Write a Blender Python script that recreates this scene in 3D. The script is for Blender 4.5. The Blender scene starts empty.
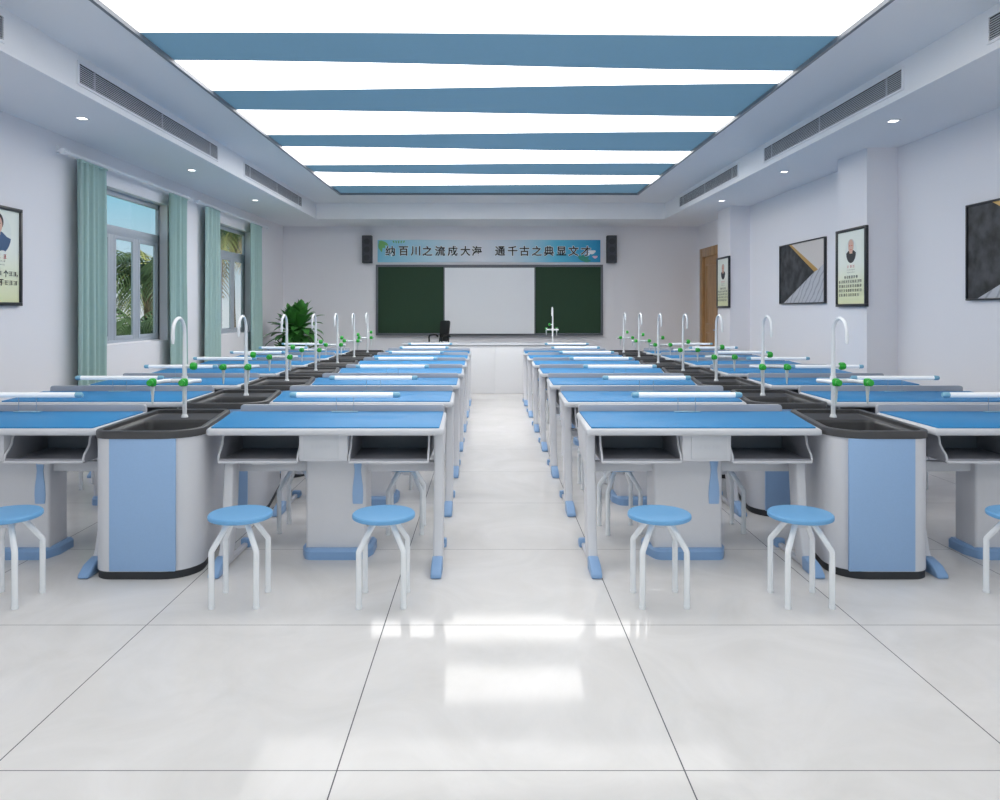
import bpy, bmesh, math, random
from mathutils import Vector, Matrix
random.seed(7)
SC = bpy.context.scene
COL = SC.collection
PI = math.pi

# ------------------------------------------------------------------ materials
def lin(c):
    c /= 255.0
    return c/12.92 if c <= .04045 else ((c+.055)/1.055)**2.4
def rgb(r, g, b): return (lin(r), lin(g), lin(b), 1)
def mat(name, col, rough=.5, spec=.5, metal=0, var=.04, scale=40, bump=0, coat=0, emit=None, estr=0, con=False):
    m = bpy.data.materials.new(name); m.use_nodes = True
    nt = m.node_tree; N = nt.nodes; L = nt.links
    b = N['Principled BSDF']
    b.inputs['Roughness'].default_value = rough
    b.inputs['Specular IOR Level'].default_value = spec
    b.inputs['Metallic'].default_value = metal
    b.inputs['Coat Weight'].default_value = coat
    tc = N.new('ShaderNodeTexCoord'); nz = N.new('ShaderNodeTexNoise')
    nz.inputs['Scale'].default_value = scale; nz.inputs['Detail'].default_value = 3
    L.new(tc.outputs['Object'], nz.inputs['Vector'])
    mx = N.new('ShaderNodeMix'); mx.data_type = 'RGBA'
    c = Vector(col[:3])
    mx.inputs['A'].default_value = (*[max(0, v*(1-var)) for v in c], 1)
    mx.inputs['B'].default_value = (*[min(1, v*(1+var)) for v in c], 1)
    fac = nz.outputs['Fac']
    if con:
        mr = N.new('ShaderNodeMapRange'); mr.inputs['From Min'].default_value = .36; mr.inputs['From Max'].default_value = .64
        L.new(fac, mr.inputs['Value']); fac = mr.outputs['Result']
    L.new(fac, mx.inputs['Factor'])
    L.new(mx.outputs['Result'], b.inputs['Base Color'])
    if bump:
        bp = N.new('ShaderNodeBump'); bp.inputs['Strength'].default_value = bump; bp.inputs['Distance'].default_value = .002
        L.new(nz.outputs['Fac'], bp.inputs['Height']); L.new(bp.outputs['Normal'], b.inputs['Normal'])
    if emit:
        b.inputs['Emission Color'].default_value = emit; b.inputs['Emission Strength'].default_value = estr
    return m

M = {}
M['wall'] = mat('wall_paint', rgb(231, 230, 234), .8, .2, var=.012, scale=60, bump=.15)
M['ceil'] = mat('ceiling_paint', rgb(234, 235, 238), .8, .2, var=.01)
M['ctrim'] = mat('ceiling_trim_metal', rgb(120, 126, 134), .4)
M['white'] = mat('white_plastic', rgb(212, 212, 216), .35, var=.015)
M['dwhite'] = mat('desk_top_white', rgb(206, 207, 211), .35, var=.01)
M['bin'] = mat('tray_plastic', rgb(214, 216, 221), .4, var=.02)
M['lip'] = mat('rear_lip_grey', rgb(176, 177, 184), .4, var=.015)
M['tray'] = mat('tray_grey', rgb(142, 143, 150), .4, var=.03)
M['tube'] = mat('faucet_white', rgb(236, 238, 240), .22, var=.01)
M['blue'] = mat('blue_desk_mat', rgb(46, 132, 188), .5, .3, var=.10, scale=160, bump=.2)
M['seat'] = mat('stool_seat_blue', rgb(108, 166, 212), .42, var=.03)
M['panel'] = mat('cabinet_panel_blue', rgb(150, 182, 220), .45, var=.04, scale=120)
M['cap'] = mat('blue_foot_plastic', rgb(134, 168, 208), .4, var=.03)
M['basin'] = mat('black_basin_resin', rgb(66, 65, 66), .38, var=.08, scale=60)
M['black'] = mat('black_plinth', rgb(48, 49, 52), .5)
M['green'] = mat('valve_green', rgb(40, 170, 52), .32, var=.03)
M['nozzle'] = mat('nozzle_grey', rgb(205, 212, 212), .3)
M['lcap'] = mat('lamp_cap_blue_grey', rgb(140, 190, 210), .3)
M['steel'] = mat('thin_steel', rgb(150, 170, 190), .3, metal=.6)
M['plate'] = mat('lamp_base_clear', rgb(165, 200, 215), .2)
M['tubeon'] = mat('lamp_tube_lit', rgb(245, 246, 246), .3, emit=(1, 1, 1, 1), estr=.12)
M['curtain'] = mat('curtain_cloth', rgb(164, 190, 186), .85, .15, var=.05, scale=30)
M['rod'] = mat('rod_metal', rgb(232, 234, 238), .35)
M['wframe'] = mat('window_aluminium', rgb(172, 179, 188), .45, var=.02)
M['frameb'] = mat('black_frame', rgb(38, 40, 44), .35)
M['board_g'] = mat('blackboard_green', rgb(36, 64, 44), .6, .3, var=.06, scale=20)
M['board_f'] = mat('board_frame_grey', rgb(96, 100, 108), .4)
M['screen'] = mat('whiteboard_white', rgb(232, 234, 238), .4, var=.005)
M['spk'] = mat('speaker_black', rgb(52, 54, 60), .6)
M['grille'] = mat('speaker_grille', rgb(70, 72, 78), .7, var=.25, scale=220, bump=.4)
M['chair'] = mat('chair_black', rgb(22, 23, 25), .5)
M['pot'] = mat('pot_ceramic', rgb(225, 225, 222), .3)
M['soil'] = mat('soil', rgb(70, 55, 42), .9, var=.3)
M['leaf'] = mat('leaf_green', rgb(70, 136, 60), .42, var=.35, scale=9)
M['stem'] = mat('plant_stem', rgb(120, 105, 70), .8, var=.2)
M['ventd'] = mat('vent_dark', rgb(28, 29, 32), .8)
M['slat'] = mat('vent_slat', rgb(190, 193, 199), .45)
M['bench'] = mat('bench_white', rgb(222, 223, 226), .35, var=.01)
M['benchtop'] = mat('bench_top', rgb(214, 216, 222), .3, var=.01)
M['shadow_line'] = mat('bench_shadow_line', rgb(120, 124, 132), .5)  # darker grey standing in for the shade under the bench top
M['ink'] = mat('print_ink', rgb(40, 38, 36), .6)
M['inkred'] = mat('print_red', rgb(205, 70, 78), .6)
M['inkgrey'] = mat('print_grey', rgb(150, 152, 150), .6)
M['faint'] = mat('embossed_mark', rgb(204, 205, 210), .4)
M['skin'] = mat('print_skin', rgb(214, 174, 156), .6, var=.04)
M['hairg'] = mat('print_hair_grey', rgb(205, 200, 196), .6)
M['hairb'] = mat('print_hair_dark', rgb(44, 38, 38), .6)
M['clothb'] = mat('print_cloth_blue', rgb(60, 92, 130), .6, var=.1)
M['clothk'] = mat('print_cloth_black', rgb(46, 48, 52), .6)
M['oval'] = mat('print_oval', rgb(226, 232, 226), .6)
M['artk'] = mat('art_charcoal', rgb(52, 53, 56), .6, var=.75, scale=7, con=True)
M['artg'] = mat('art_gold', rgb(196, 158, 92), .4, metal=.3, var=.1)
M['artb'] = mat('art_beige', rgb(206, 200, 196), .6, var=.03)
M['bgreen'] = mat('banner_leaf', rgb(120, 180, 110), .6, var=.2, scale=30)
M['bgreen2'] = mat('banner_dark_leaf', rgb(60, 150, 130), .6, var=.15, scale=30)
M['bwhite'] = mat('banner_blossom', rgb(240, 244, 246), .6)
M['bpink'] = mat('banner_pink', rgb(235, 190, 205), .6)
M['palm1'] = mat('palm_green', rgb(54, 76, 42), .55, var=.5, scale=1.2)
M['palm2'] = mat('palm_yellow_green', rgb(128, 132, 78), .55, var=.35, scale=1.5)
M['palm3'] = mat('palm_dry_tan', rgb(150, 130, 98), .7, var=.3, scale=2)
M['bark'] = mat('palm_bark', rgb(96, 82, 66), .9, var=.35, scale=8, bump=.5)
M['ground'] = mat('ground_grass', rgb(120, 132, 84), .9, var=.3, scale=.6)
M['ext'] = mat('outer_render', rgb(214, 212, 206), .8)

def mat_emit(name, col, s):
    m = bpy.data.materials.new(name); m.use_nodes = True
    nt = m.node_tree; N = nt.nodes; L = nt.links
    b = N['Principled BSDF']
    b.inputs['Base Color'].default_value = (.8, .8, .8, 1); b.inputs['Roughness'].default_value = .6
    tc = N.new('ShaderNodeTexCoord'); nz = N.new('ShaderNodeTexNoise'); nz.inputs['Scale'].default_value = 1.5
    L.new(tc.outputs['Object'], nz.inputs['Vector'])
    mr = N.new('ShaderNodeMapRange'); mr.inputs['To Min'].default_value = s*.99; mr.inputs['To Max'].default_value = s*1.01
    L.new(nz.outputs['Fac'], mr.inputs['Value'])
    b.inputs['Emission Color'].default_value = col
    L.new(mr.outputs['Result'], b.inputs['Emission Strength'])
    return m
WARM = (1, .975, .94, 1)
M['lightpanel'] = mat_emit('luminous_film_white', WARM, 2.05)
M['lightpanel_far'] = mat_emit('luminous_film_bright', WARM, 3.5)
M['lightpanel_mid'] = mat_emit('luminous_film_soft', WARM, 1.3)
M['lightpanel_low'] = mat_emit('luminous_film_dim', WARM, .8)
M['bluefilm'] = mat('luminous_film_blue', rgb(104, 140, 166), .7, .2, var=.03, scale=30, emit=rgb(100, 135, 152), estr=.27)
M['spot'] = mat_emit('downlight_diffuser', (1, 1, 1, 1), 3.0)

def mat_glass():
    m = bpy.data.materials.new('window_glass'); m.use_nodes = True
    nt = m.node_tree; N = nt.nodes; L = nt.links
    N.remove(N['Principled BSDF']); out = N['Material Output']
    t = N.new('ShaderNodeBsdfTransparent'); t.inputs['Color'].default_value = (.93, .96, .97, 1)
    g = N.new('ShaderNodeBsdfGlossy'); g.inputs['Roughness'].default_value = .02
    lw = N.new('ShaderNodeLayerWeight'); lw.inputs['Blend'].default_value = .5
    pw = N.new('ShaderNodeMath'); pw.operation = 'POWER'; pw.inputs[1].default_value = 5; L.new(lw.outputs['Facing'], pw.inputs[0])
    f = N.new('ShaderNodeMath'); f.operation = 'MULTIPLY_ADD'; f.inputs[1].default_value = .6; f.inputs[2].default_value = .02; L.new(pw.outputs[0], f.inputs[0])
    mx = N.new('ShaderNodeMixShader')
    L.new(f.outputs[0], mx.inputs[0]); L.new(t.outputs[0], mx.inputs[1]); L.new(g.outputs[0], mx.inputs[2])
    L.new(mx.outputs[0], out.inputs['Surface'])
    return m
M['glass'] = mat_glass()

def mat_floor():
    m = bpy.data.materials.new('polished_tiles'); m.use_nodes = True
    nt = m.node_tree; N = nt.nodes; L = nt.links; b = N['Principled BSDF']
    tc = N.new('ShaderNodeTexCoord'); sp = N.new('ShaderNodeSeparateXYZ'); L.new(tc.outputs['Object'], sp.inputs[0])
    def line(sock, off, size, w):
        a = N.new('ShaderNodeMath'); a.operation = 'SUBTRACT'; a.inputs[1].default_value = off; L.new(sock, a.inputs[0])
        d = N.new('ShaderNodeMath'); d.operation = 'DIVIDE'; d.inputs[1].default_value = size; L.new(a.outputs[0], d.inputs[0])
        r = N.new('ShaderNodeMath'); r.operation = 'ROUND'; L.new(d.outputs[0], r.inputs[0])
        s = N.new('ShaderNodeMath'); s.operation = 'SUBTRACT'; L.new(d.outputs[0], s.inputs[0]); L.new(r.outputs[0], s.inputs[1])
        q = N.new('ShaderNodeMath'); q.operation = 'ABSOLUTE'; L.new(s.outputs[0], q.inputs[0])
        k = N.new('ShaderNodeMath'); k.operation = 'LESS_THAN'; k.inputs[1].default_value = w/size; L.new(q.outputs[0], k.inputs[0])
        return k.outputs[0]
    l1 = line(sp.outputs['X'], .609, 1.072, .0022); l2 = line(sp.outputs['Y'], 2.343, 1.083, .0018)
    mx = N.new('ShaderNodeMath'); mx.operation = 'MAXIMUM'; L.new(l1, mx.inputs[0]); L.new(l2, mx.inputs[1])
    nz = N.new('ShaderNodeTexNoise'); nz.inputs['Scale'].default_value = 1.7; nz.inputs['Detail'].default_value = 8; nz.inputs['Roughness'].default_value = .62
    nz.inputs['Distortion'].default_value = 1.2
    L.new(tc.outputs['Object'], nz.inputs['Vector'])
    cr = N.new('ShaderNodeValToRGB')
    cr.color_ramp.elements[0].position = .3; cr.color_ramp.elements[0].color = rgb(212, 209, 206)
    cr.color_ramp.elements[1].position = .7; cr.color_ramp.elements[1].color = rgb(226, 223, 221)
    L.new(nz.outputs['Fac'], cr.inputs[0])
    mc = N.new('ShaderNodeMix'); mc.data_type = 'RGBA'
    L.new(mx.outputs[0], mc.inputs['Factor']); L.new(cr.outputs[0], mc.inputs['A']); mc.inputs['B'].default_value = rgb(96, 96, 100)
    L.new(mc.outputs['Result'], b.inputs['Base Color'])
    mr = N.new('ShaderNodeMapRange'); mr.inputs['To Min'].default_value = .07; mr.inputs['To Max'].default_value = .6
    L.new(mx.outputs[0], mr.inputs['Value']); L.new(mr.outputs['Result'], b.inputs['Roughness'])
    b.inputs['Specular IOR Level'].default_value = .10
    return m
M['floor'] = mat_floor()

def mat_wood():
    m = bpy.data.materials.new('oak_veneer'); m.use_nodes = True
    nt = m.node_tree; N = nt.nodes; L = nt.links; b = N['Principled BSDF']
    tc = N.new('ShaderNodeTexCoord'); mp = N.new('ShaderNodeMapping'); mp.inputs['Scale'].default_value = (14, 14, 1.2)
    L.new(tc.outputs['Object'], mp.inputs[0])
    nz = N.new('ShaderNodeTexNoise'); nz.inputs['Scale'].default_value = 2.2; nz.inputs['Detail'].default_value = 6; nz.inputs['Distortion'].default_value = .8
    L.new(mp.outputs[0], nz.inputs['Vector'])
    cr = N.new('ShaderNodeValToRGB')
    cr.color_ramp.elements[0].position = .3; cr.color_ramp.elements[0].color = rgb(150, 112, 72)
    cr.color_ramp.elements[1].position = .7; cr.color_ramp.elements[1].color = rgb(192, 152, 104)
    L.new(nz.outputs['Fac'], cr.inputs[0]); L.new(cr.outputs[0], b.inputs['Base Color'])
    b.inputs['Roughness'].default_value = .4
    return m
M['wood'] = mat_wood()

def mat_marble():
    m = bpy.data.materials.new('art_marble'); m.use_nodes = True
    nt = m.node_tree; N = nt.nodes; L = nt.links; b = N['Principled BSDF']
    tc = N.new('ShaderNodeTexCoord')
    wv = N.new('ShaderNodeTexWave'); wv.inputs['Scale'].default_value = 5; wv.inputs['Distortion'].default_value = 4; wv.inputs['Detail'].default_value = 4
    wv.bands_direction = 'DIAGONAL'
    L.new(tc.outputs['Object'], wv.inputs['Vector'])
    cr = N.new('ShaderNodeValToRGB')
    cr.color_ramp.elements[0].position = .0; cr.color_ramp.elements[0].color = rgb(186, 188, 194)
    cr.color_ramp.elements[0].position = .7; cr.color_ramp.elements[1].position = .97; cr.color_ramp.elements[1].color = rgb(150, 154, 162)
    L.new(wv.outputs['Fac'], cr.inputs[0]); L.new(cr.outputs[0], b.inputs['Base Color'])
    b.inputs['Roughness'].default_value = .5
    return m
M['marble'] = mat_marble()

def mat_ramp(name, axis, lo, hi, stops, rough=.5):
    m = bpy.data.materials.new(name); m.use_nodes = True
    nt = m.node_tree; N = nt.nodes; L = nt.links; b = N['Principled BSDF']
    tc = N.new('ShaderNodeTexCoord'); sp = N.new('ShaderNodeSeparateXYZ'); L.new(tc.outputs['Object'], sp.inputs[0])
    mr = N.new('ShaderNodeMapRange'); mr.inputs['From Min'].default_value = lo; mr.inputs['From Max'].default_value = hi
    L.new(sp.outputs[axis], mr.inputs['Value'])
    cr = N.new('ShaderNodeValToRGB'); e = cr.color_ramp.elements
    while len(e) < len(stops): e.new(.5)
    for i, (p, c) in enumerate(stops): e[i].position = p; e[i].color = rgb(*c)
    L.new(mr.outputs['Result'], cr.inputs[0]); L.new(cr.outputs[0], b.inputs['Base Color'])
    b.inputs['Roughness'].default_value = rough
    return m
M['banner'] = mat_ramp('banner_print', 'X', -2.21, 2.21, [(0, (128, 200, 226)), (.2, (176, 216, 232)), (.45, (226, 228, 236)), (.6, (206, 222, 234)), (.8, (90, 190, 220)), (1, (24, 146, 196))])
M['paper'] = mat_ramp('poster_paper', 'Z', -.4, .4, [(0, (228, 231, 184)), (.3, (230, 234, 206)), (.55, (234, 238, 228)), (1, (230, 236, 228))])

# ------------------------------------------------------------------ geometry helpers
class MB:
    def __init__(s): s.v = []; s.f = []
    def add(s, vs, fs):
        o = len(s.v); s.v += [tuple(v) for v in vs]; s.f += [tuple(i+o for i in f) for f in fs]
    def box(s, x0, x1, y0, y1, z0, z1):
        s.add([(x0,y0,z0),(x1,y0,z0),(x1,y1,z0),(x0,y1,z0),(x0,y0,z1),(x1,y0,z1),(x1,y1,z1),(x0,y1,z1)],
              [(0,3,2,1),(4,5,6,7),(0,1,5,4),(1,2,6,5),(2,3,7,6),(3,0,4,7)])
    def loft(s, loops, cap0=True, cap1=True):
        n = len(loops[0]); vs = [p for l in loops for p in l]; fs = []
        for k in range(len(loops)-1):
            for i in range(n):
                j = (i+1) % n
                fs.append((k*n+i, k*n+j, (k+1)*n+j, (k+1)*n+i))
        if cap0: fs.append(tuple(range(n-1, -1, -1)))
        if cap1: fs.append(tuple((len(loops)-1)*n+i for i in range(n)))
        s.add(vs, fs)
    def prism_x(s, yz, x0, x1): s.loft([[(x0, y, z) for y, z in yz], [(x1, y, z) for y, z in yz]])
    def prism_y(s, xz, y0, y1): s.loft([[(x, y0, z) for x, z in xz], [(x, y1, z) for x, z in xz]])
    def prism_z(s, xy, z0, z1): s.loft([[(x, y, z0) for x, y in xy], [(x, y, z1) for x, y in xy]])
    def tube(s, pts, r, n=10, cap=True):
        pts = [Vector(p) for p in pts]; m = len(pts)
        rs = r if isinstance(r, (list, tuple)) else [r]*m
        t0 = (pts[1]-pts[0]).normalized()
        u = t0.orthogonal().normalized(); loops = []
        for i in range(m):
            if i == 0: t = pts[1]-pts[0]
            elif i == m-1: t = pts[-1]-pts[-2]
            else: t = (pts[i]-pts[i-1]).normalized()+(pts[i+1]-pts[i]).normalized()
            t.normalize(); u = (u-t*u.dot(t)).normalized(); w = t.cross(u)
            k = 1.0
            if 0 < i < m-1:
                c = t.dot((pts[i+1]-pts[i]).normalized()); k = 1/max(.5, c)
            loops.append([pts[i]+(u*math.cos(a)+w*math.sin(a))*rs[i] for a in [2*PI*q/n for q in range(n)]])
        s.loft(loops, cap, cap)
    def lathe(s, prof, c=(0,0,0), n=24, axis='z'):
        loops = []
        for r, h in prof:
            l = []
            for q in range(n):
                a = 2*PI*q/n; p = (r*math.cos(a), r*math.sin(a), h)
                if axis == 'x': p = (h, r*math.cos(a), r*math.sin(a))
                if axis == 'y': p = (r*math.sin(a), h, r*math.cos(a))
                l.append((p[0]+c[0], p[1]+c[1], p[2]+c[2]))
            loops.append(l)
        s.loft(loops)
    def build(s, name, m, parent=None, loc=(0,0,0), bev=0, seg=2, angle=35, smooth=True):
        me = bpy.data.meshes.new(name)
        vs = [(v[0]-loc[0], v[1]-loc[1], v[2]-loc[2]) for v in s.v]
        me.from_pydata(vs, [], s.f); me.update()
        bm = bmesh.new(); bm.from_mesh(me)
        bmesh.ops.recalc_face_normals(bm, faces=bm.faces)
        if bev:
            es = [e for e in bm.edges if len(e.link_faces) == 2 and e.calc_face_angle(0) > math.radians(28)]
            bmesh.ops.bevel(bm, geom=es, offset=bev, segments=seg, affect='EDGES', profile=.5, clamp_overlap=True)
        bm.to_mesh(me); bm.free()
        if smooth and len(me.polygons):
            me.polygons.foreach_set('use_smooth', [True]*len(me.polygons))
            me.set_sharp_from_angle(angle=math.radians(angle))
        me.materials.append(m)
        o = bpy.data.objects.new(name, me); COL.objects.link(o)
        if parent: o.parent = parent
        else: o.location = loc
        return o
def rpoly(pts, rad, k=6):
    """rounded polygon, corner radii, counter-clockwise points"""
    out = []; n = len(pts)
    if not isinstance(rad, (list, tuple)): rad = [rad]*n
    for i in range(n):
        p0, p, p1 = Vector(pts[i-1]), Vector(pts[i]), Vector(pts[(i+1) % n])
        a = (p0-p).normalized(); b = (p1-p).normalized()
        th = math.acos(max(-1, min(1, a.dot(b))))
        d = rad[i]/math.tan(th/2)
        c = p+(a+b).normalized()*(rad[i]/math.sin(th/2))
        s0 = p+a*d-c; s1 = p+b*d-c
        a0 = math.atan2(s0.y, s0.x); a1 = math.atan2(s1.y, s1.x)
        da = (a1-a0+PI) % (2*PI)-PI
        for q in range(k+1):
            t = a0+da*q/k
            out.append((c.x+rad[i]*math.cos(t), c.y+rad[i]*math.sin(t)))
    return out
def box(name, m, x0, x1, y0, y1, z0, z1, parent=None, bev=0, loc=(0,0,0)):
    b = MB(); b.box(min(x0,x1), max(x0,x1), y0, y1, z0, z1); return b.build(name, m, parent, loc, bev)
def tag(o, label, cat, group=None, kind=None):
    o['label'] = label; o['category'] = cat
    if group: o['group'] = group
    if kind: o['kind'] = kind
    return o
def thing(name, loc, label, cat, group=None, rz=0):
    o = bpy.data.objects.new(name, None); COL.objects.link(o); o.location = loc; o.rotation_euler = (0, 0, rz)
    o.empty_display_size = .1
    return tag(o, label, cat, group)
KIDS = {}
def copy_tree(o, parent=None):
    c = o.copy(); COL.objects.link(c)
    if parent: c.parent = parent
    for ch in [x for x in o.children]: copy_tree(ch, c)
    return c
def structure(o):
    o['kind'] = 'structure'; return o
def inset(poly, d):
    """move every point of a closed ccw loop inwards by d"""
    n = len(poly); out = []
    for i in range(n):
        p0, p, p1 = Vector(poly[i-1]), Vector(poly[i]), Vector(poly[(i+1) % n])
        t = ((p-p0).normalized()+(p1-p).normalized()).normalized()
        out.append((p.x-t.y*d, p.y+t.x*d))
    return out

# ------------------------------------------------------------------ room dimensions (metres; camera at origin, looking +Y)
XL, XR, YB, YF = -4.05, 4.20, 15.10, -3.0
ZS, ZL, ZP = 3.08, 3.37, 3.392     # soffit, ledge, light panel heights
SXL, SXR, SYB = -3.12, 3.25, 13.87  # soffit faces
PXL, PXR, PYB, PYF = -2.47, 2.53, 12.80, -1.6
T = .25
structure(box('floor', M['floor'], XL-.25, XR+.25, YF-.25, YB+.25, -.12, 0))
# left wall with two window openings
WIN = [(7.95, 9.634), (11.32, 13.02)]; WZ0, WZ1 = 1.04, 2.745
b = MB(); ys = [YF-.25, WIN[0][0], WIN[0][1], WIN[1][0], WIN[1][1], YB+.25]
for i in range(0, 5):
    if i % 2 == 0: b.box(XL-.14, XL, ys[i], ys[i+1], 0, 3.7)
    else:
        b.box(XL-.14, XL, ys[i], ys[i+1], 0, WZ0); b.box(XL-.14, XL, ys[i], ys[i+1], WZ1, 3.7)
structure(b.build('wall_left', M['wall'], smooth=False))
structure(box('wall_back', M['wall'], XL, XR, YB, YB+.22, 0, 3.7))
b = MB(); b.box(XL, XR, YF-.22, YF, 0, .12); b.box(XL, XR, YF-.22, YF, 2.95, 3.7)     # unseen wall behind the viewer, its glazing added to let daylight in
for k in range(5):
    xm = XL+(XR-XL)*k/4; b.box(max(XL, xm-.09), min(XR, xm+.09), YF-.22, YF, .12, 2.95)
structure(b.build('wall_front', M['wall'], smooth=False))
for k in range(4):
    a = XL+(XR-XL)*k/4+.09; c = XL+(XR-XL)*(k+1)/4-.09
    w = bpy.data.objects.new('window_%d' % (k+3), None); COL.objects.link(w); w.location = ((a+c)/2, YF, .12); structure(w)  # unseen window, added as a daylight source from behind
    b = MB(); f = .045
    for p in ((a, c, .12, .12+f), (a, c, 2.95-f, 2.95), (a, a+f, .12+f, 2.95-f), (c-f, c, .12+f, 2.95-f), ((a+c)/2-f/2, (a+c)/2+f/2, .12+f, 2.95-f)): b.box(p[0], p[1], YF-.14, YF-.09, p[2], p[3])
    b.build('window_frame', M['wframe'], w, ((a+c)/2, YF, .12), .004)
    b = MB(); b.box(a+f, c-f, YF-.118, YF-.112, .12+f, 2.95-f); b.build('pane', M['glass'], w, ((a+c)/2, YF, .12))
DY0, DY1, DZ = 13.72, 14.86, 2.53
b = MB(); b.box(XR, XR+.22, YF-.25, DY0, 0, 3.7); b.box(XR, XR+.22, DY1, YB+.25, 0, 3.7); b.box(XR, XR+.22, DY0, DY1, DZ, 3.7)
structure(b.build('wall_right', M['wall'], smooth=False))
b = MB(); b.box(3.885, XR, 7.77, 8.42, 0, ZS)
structure(b.build('pillar_1', M['wall'], smooth=False))
b = MB(); b.box(3.885, XR, 12.14, 12.79, 0, ZS)
structure(b.build('pillar_2', M['wall'], smooth=False))
# ceiling: lower soffits along the walls, flat ledge, slab above the luminous field
b = MB()
b.box(XL, SXL, YF, YB, ZS, 3.7); b.box(SXR, XR, YF, YB, ZS, 3.7); b.box(SXL, SXR, SYB, YB, ZS, 3.7)
b.box(SXL, PXL, YF, SYB, ZL, 3.7); b.box(PXR, SXR, YF, SYB, ZL, 3.7)
b.box(PXL, PXR, PYB, SYB, ZL, 3.7); b.box(PXL, PXR, YF, PYF, ZL, 3.7)
b.box(PXL, PXR, PYF, PYB, 3.45, 3.7)
structure(b.build('ceiling', M['ceil'], smooth=False))
b = MB()
for x0, x1, y0, y1 in ((PXL-.022, PXL+.006, PYF, PYB), (PXR-.006, PXR+.022, PYF, PYB), (PXL-.022, PXR+.022, PYB-.006, PYB+.02), (PXL-.022, PXR+.022, PYF-.02, PYF+.006)):
    b.box(x0, x1, y0, y1, ZL-.012, ZL+.02)
structure(b.build('trim_1', M['ctrim'], smooth=False))
b = MB()
b.box(SXL-.004, SXL+.012, YF, SYB, ZS-.001, ZS+.028); b.box(SXR-.012, SXR+.004, YF, SYB, ZS-.001, ZS+.028); b.box(SXL, SXR, SYB-.012, SYB+.004, ZS-.001, ZS+.028)
structure(b.build('trim_2', M['ceil'], smooth=False))
# skirting
b = MB(); b.box(XL, XL+.012, YF, YB, 0, .1); structure(b.build('baseboard_left', M['white'], smooth=False))
b = MB(); b.box(XR-.012, XR, YF, DY0-.06, 0, .1); structure(b.build('baseboard_right', M['white'], smooth=False))
b = MB(); b.box(XL, XR, YB-.012, YB, 0, .1); structure(b.build('baseboard_back', M['white'], smooth=False))

# luminous ceiling: white film strips and blue film strips with wavy edges.  each edge: y at five x stations, from the photograph's perspective
HZ = ZP-1.42
def edge(ps):
    """ps: four image heights at the image columns left end, 400, 600, right end -> points (x, y) in the ceiling plane"""
    out = []
    for k, yy in enumerate(ps):
        Y = 760*HZ/(310-yy)
        X = (PXL+.004, (400-487)*Y/760, (600-487)*Y/760, PXR-.004)[k]
        out.append((X, Y))
    pts = []
    for q in range(25):                      # smooth interpolation (Lagrange through four points)
        x = PXL+.004+(PXR-PXL-.008)*q/24; y = 0
        for i in range(4):
            w = out[i][1]
            for j in range(4):
                if j != i: w *= (x-out[j][0])/(out[i][0]-out[j][0])
            y += w
        pts.append((x, y))
    return pts
def flat(y): return [(PXL+.004+(PXR-PXL-.008)*q/24, y) for q in range(25)]
E = [flat(PYF+.004), flat(1.2), flat(2.0), flat(3.1), flat(3.7),
     edge((32.6, 33, 34.6, 35.8)), edge((60.2, 63.4, 68, 71)), edge((90.6, 88.6, 85.4, 83.2)), edge((109.8, 111.7, 115, 116.8)),
     edge((134.7, 134.2, 132.2, 131.5)), edge((146.6, 148, 151, 151.3)), edge((164.8, 164.4, 163, 163)), edge((172, 173.4, 175.4, 175.7)),
     edge((185.6, 185.2, 184, 183.4)), flat(PYB-.004)]
WL = {0: 'behind the viewpoint', 2: 'over the viewpoint', 4: 'broadest white luminous strip, before the first blue strip in view',
      6: 'white luminous ceiling strip tapering from the window side, between first and second blue strips',
      8: 'white luminous ceiling strip between the second and third blue strips from the viewer',
      10: 'white luminous ceiling strip between the third and fourth blue strips from the viewer',
      12: 'narrowest white luminous ceiling strip, beside the last blue strip toward the blackboard'}
BL = {5: 'widest blue ceiling strip, first one in view from the viewer',
      7: 'blue wavy ceiling strip, second one from the viewer',
      9: 'blue wavy ceiling strip, third one from the viewer',
      11: 'thin blue ceiling strip, second one counted from the blackboard',
      13: 'blue ceiling strip at the far end of the luminous field, above the blackboard side'}
for k in range(len(E)-1):
    lo, hi = E[k], E[k+1]
    b = MB()
    for q in range(24):
        pass
    n = 25
    vs = [(x, y, ZP) for x, y in lo]+[(x, y, ZP) for x, y in hi]+[(x, y, ZP+.03) for x, y in lo]+[(x, y, ZP+.03) for x, y in hi]
    fs = []
    for q in range(n-1):
        fs += [(q, q+1, n+q+1, n+q), (2*n+q, 3*n+q, 3*n+q+1, 2*n+q+1), (q, 2*n+q, 2*n+q+1, q+1), (n+q, n+q+1, 3*n+q+1, 3*n+q)]
    fs += [(0, n, 3*n, 2*n), (n-1, 3*n-1, 4*n-1, 2*n-1)]
    b.add(vs, fs)
    white = k % 2 == 0
    o = b.build('luminous_ceiling_strip' if white else 'blue_ceiling_strip', (M['lightpanel_far'] if k >= 10 else M['lightpanel'] if k > 5 else M['lightpanel_mid'] if k == 4 else M['lightpanel_low']) if white else M['bluefilm'], smooth=False)
    if white:
        lab = WL[k] if k >= 4 else 'white luminous ceiling strip '+WL[k]
        tag(o, lab, 'ceiling light', 'white luminous ceiling strips')
    else:
        lab = BL.get(k, {1: 'blue ceiling strip behind the viewpoint', 3: 'blue ceiling strip overhead of the viewpoint'}.get(k))
        tag(o, lab, 'ceiling strip', 'blue ceiling strips')

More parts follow.
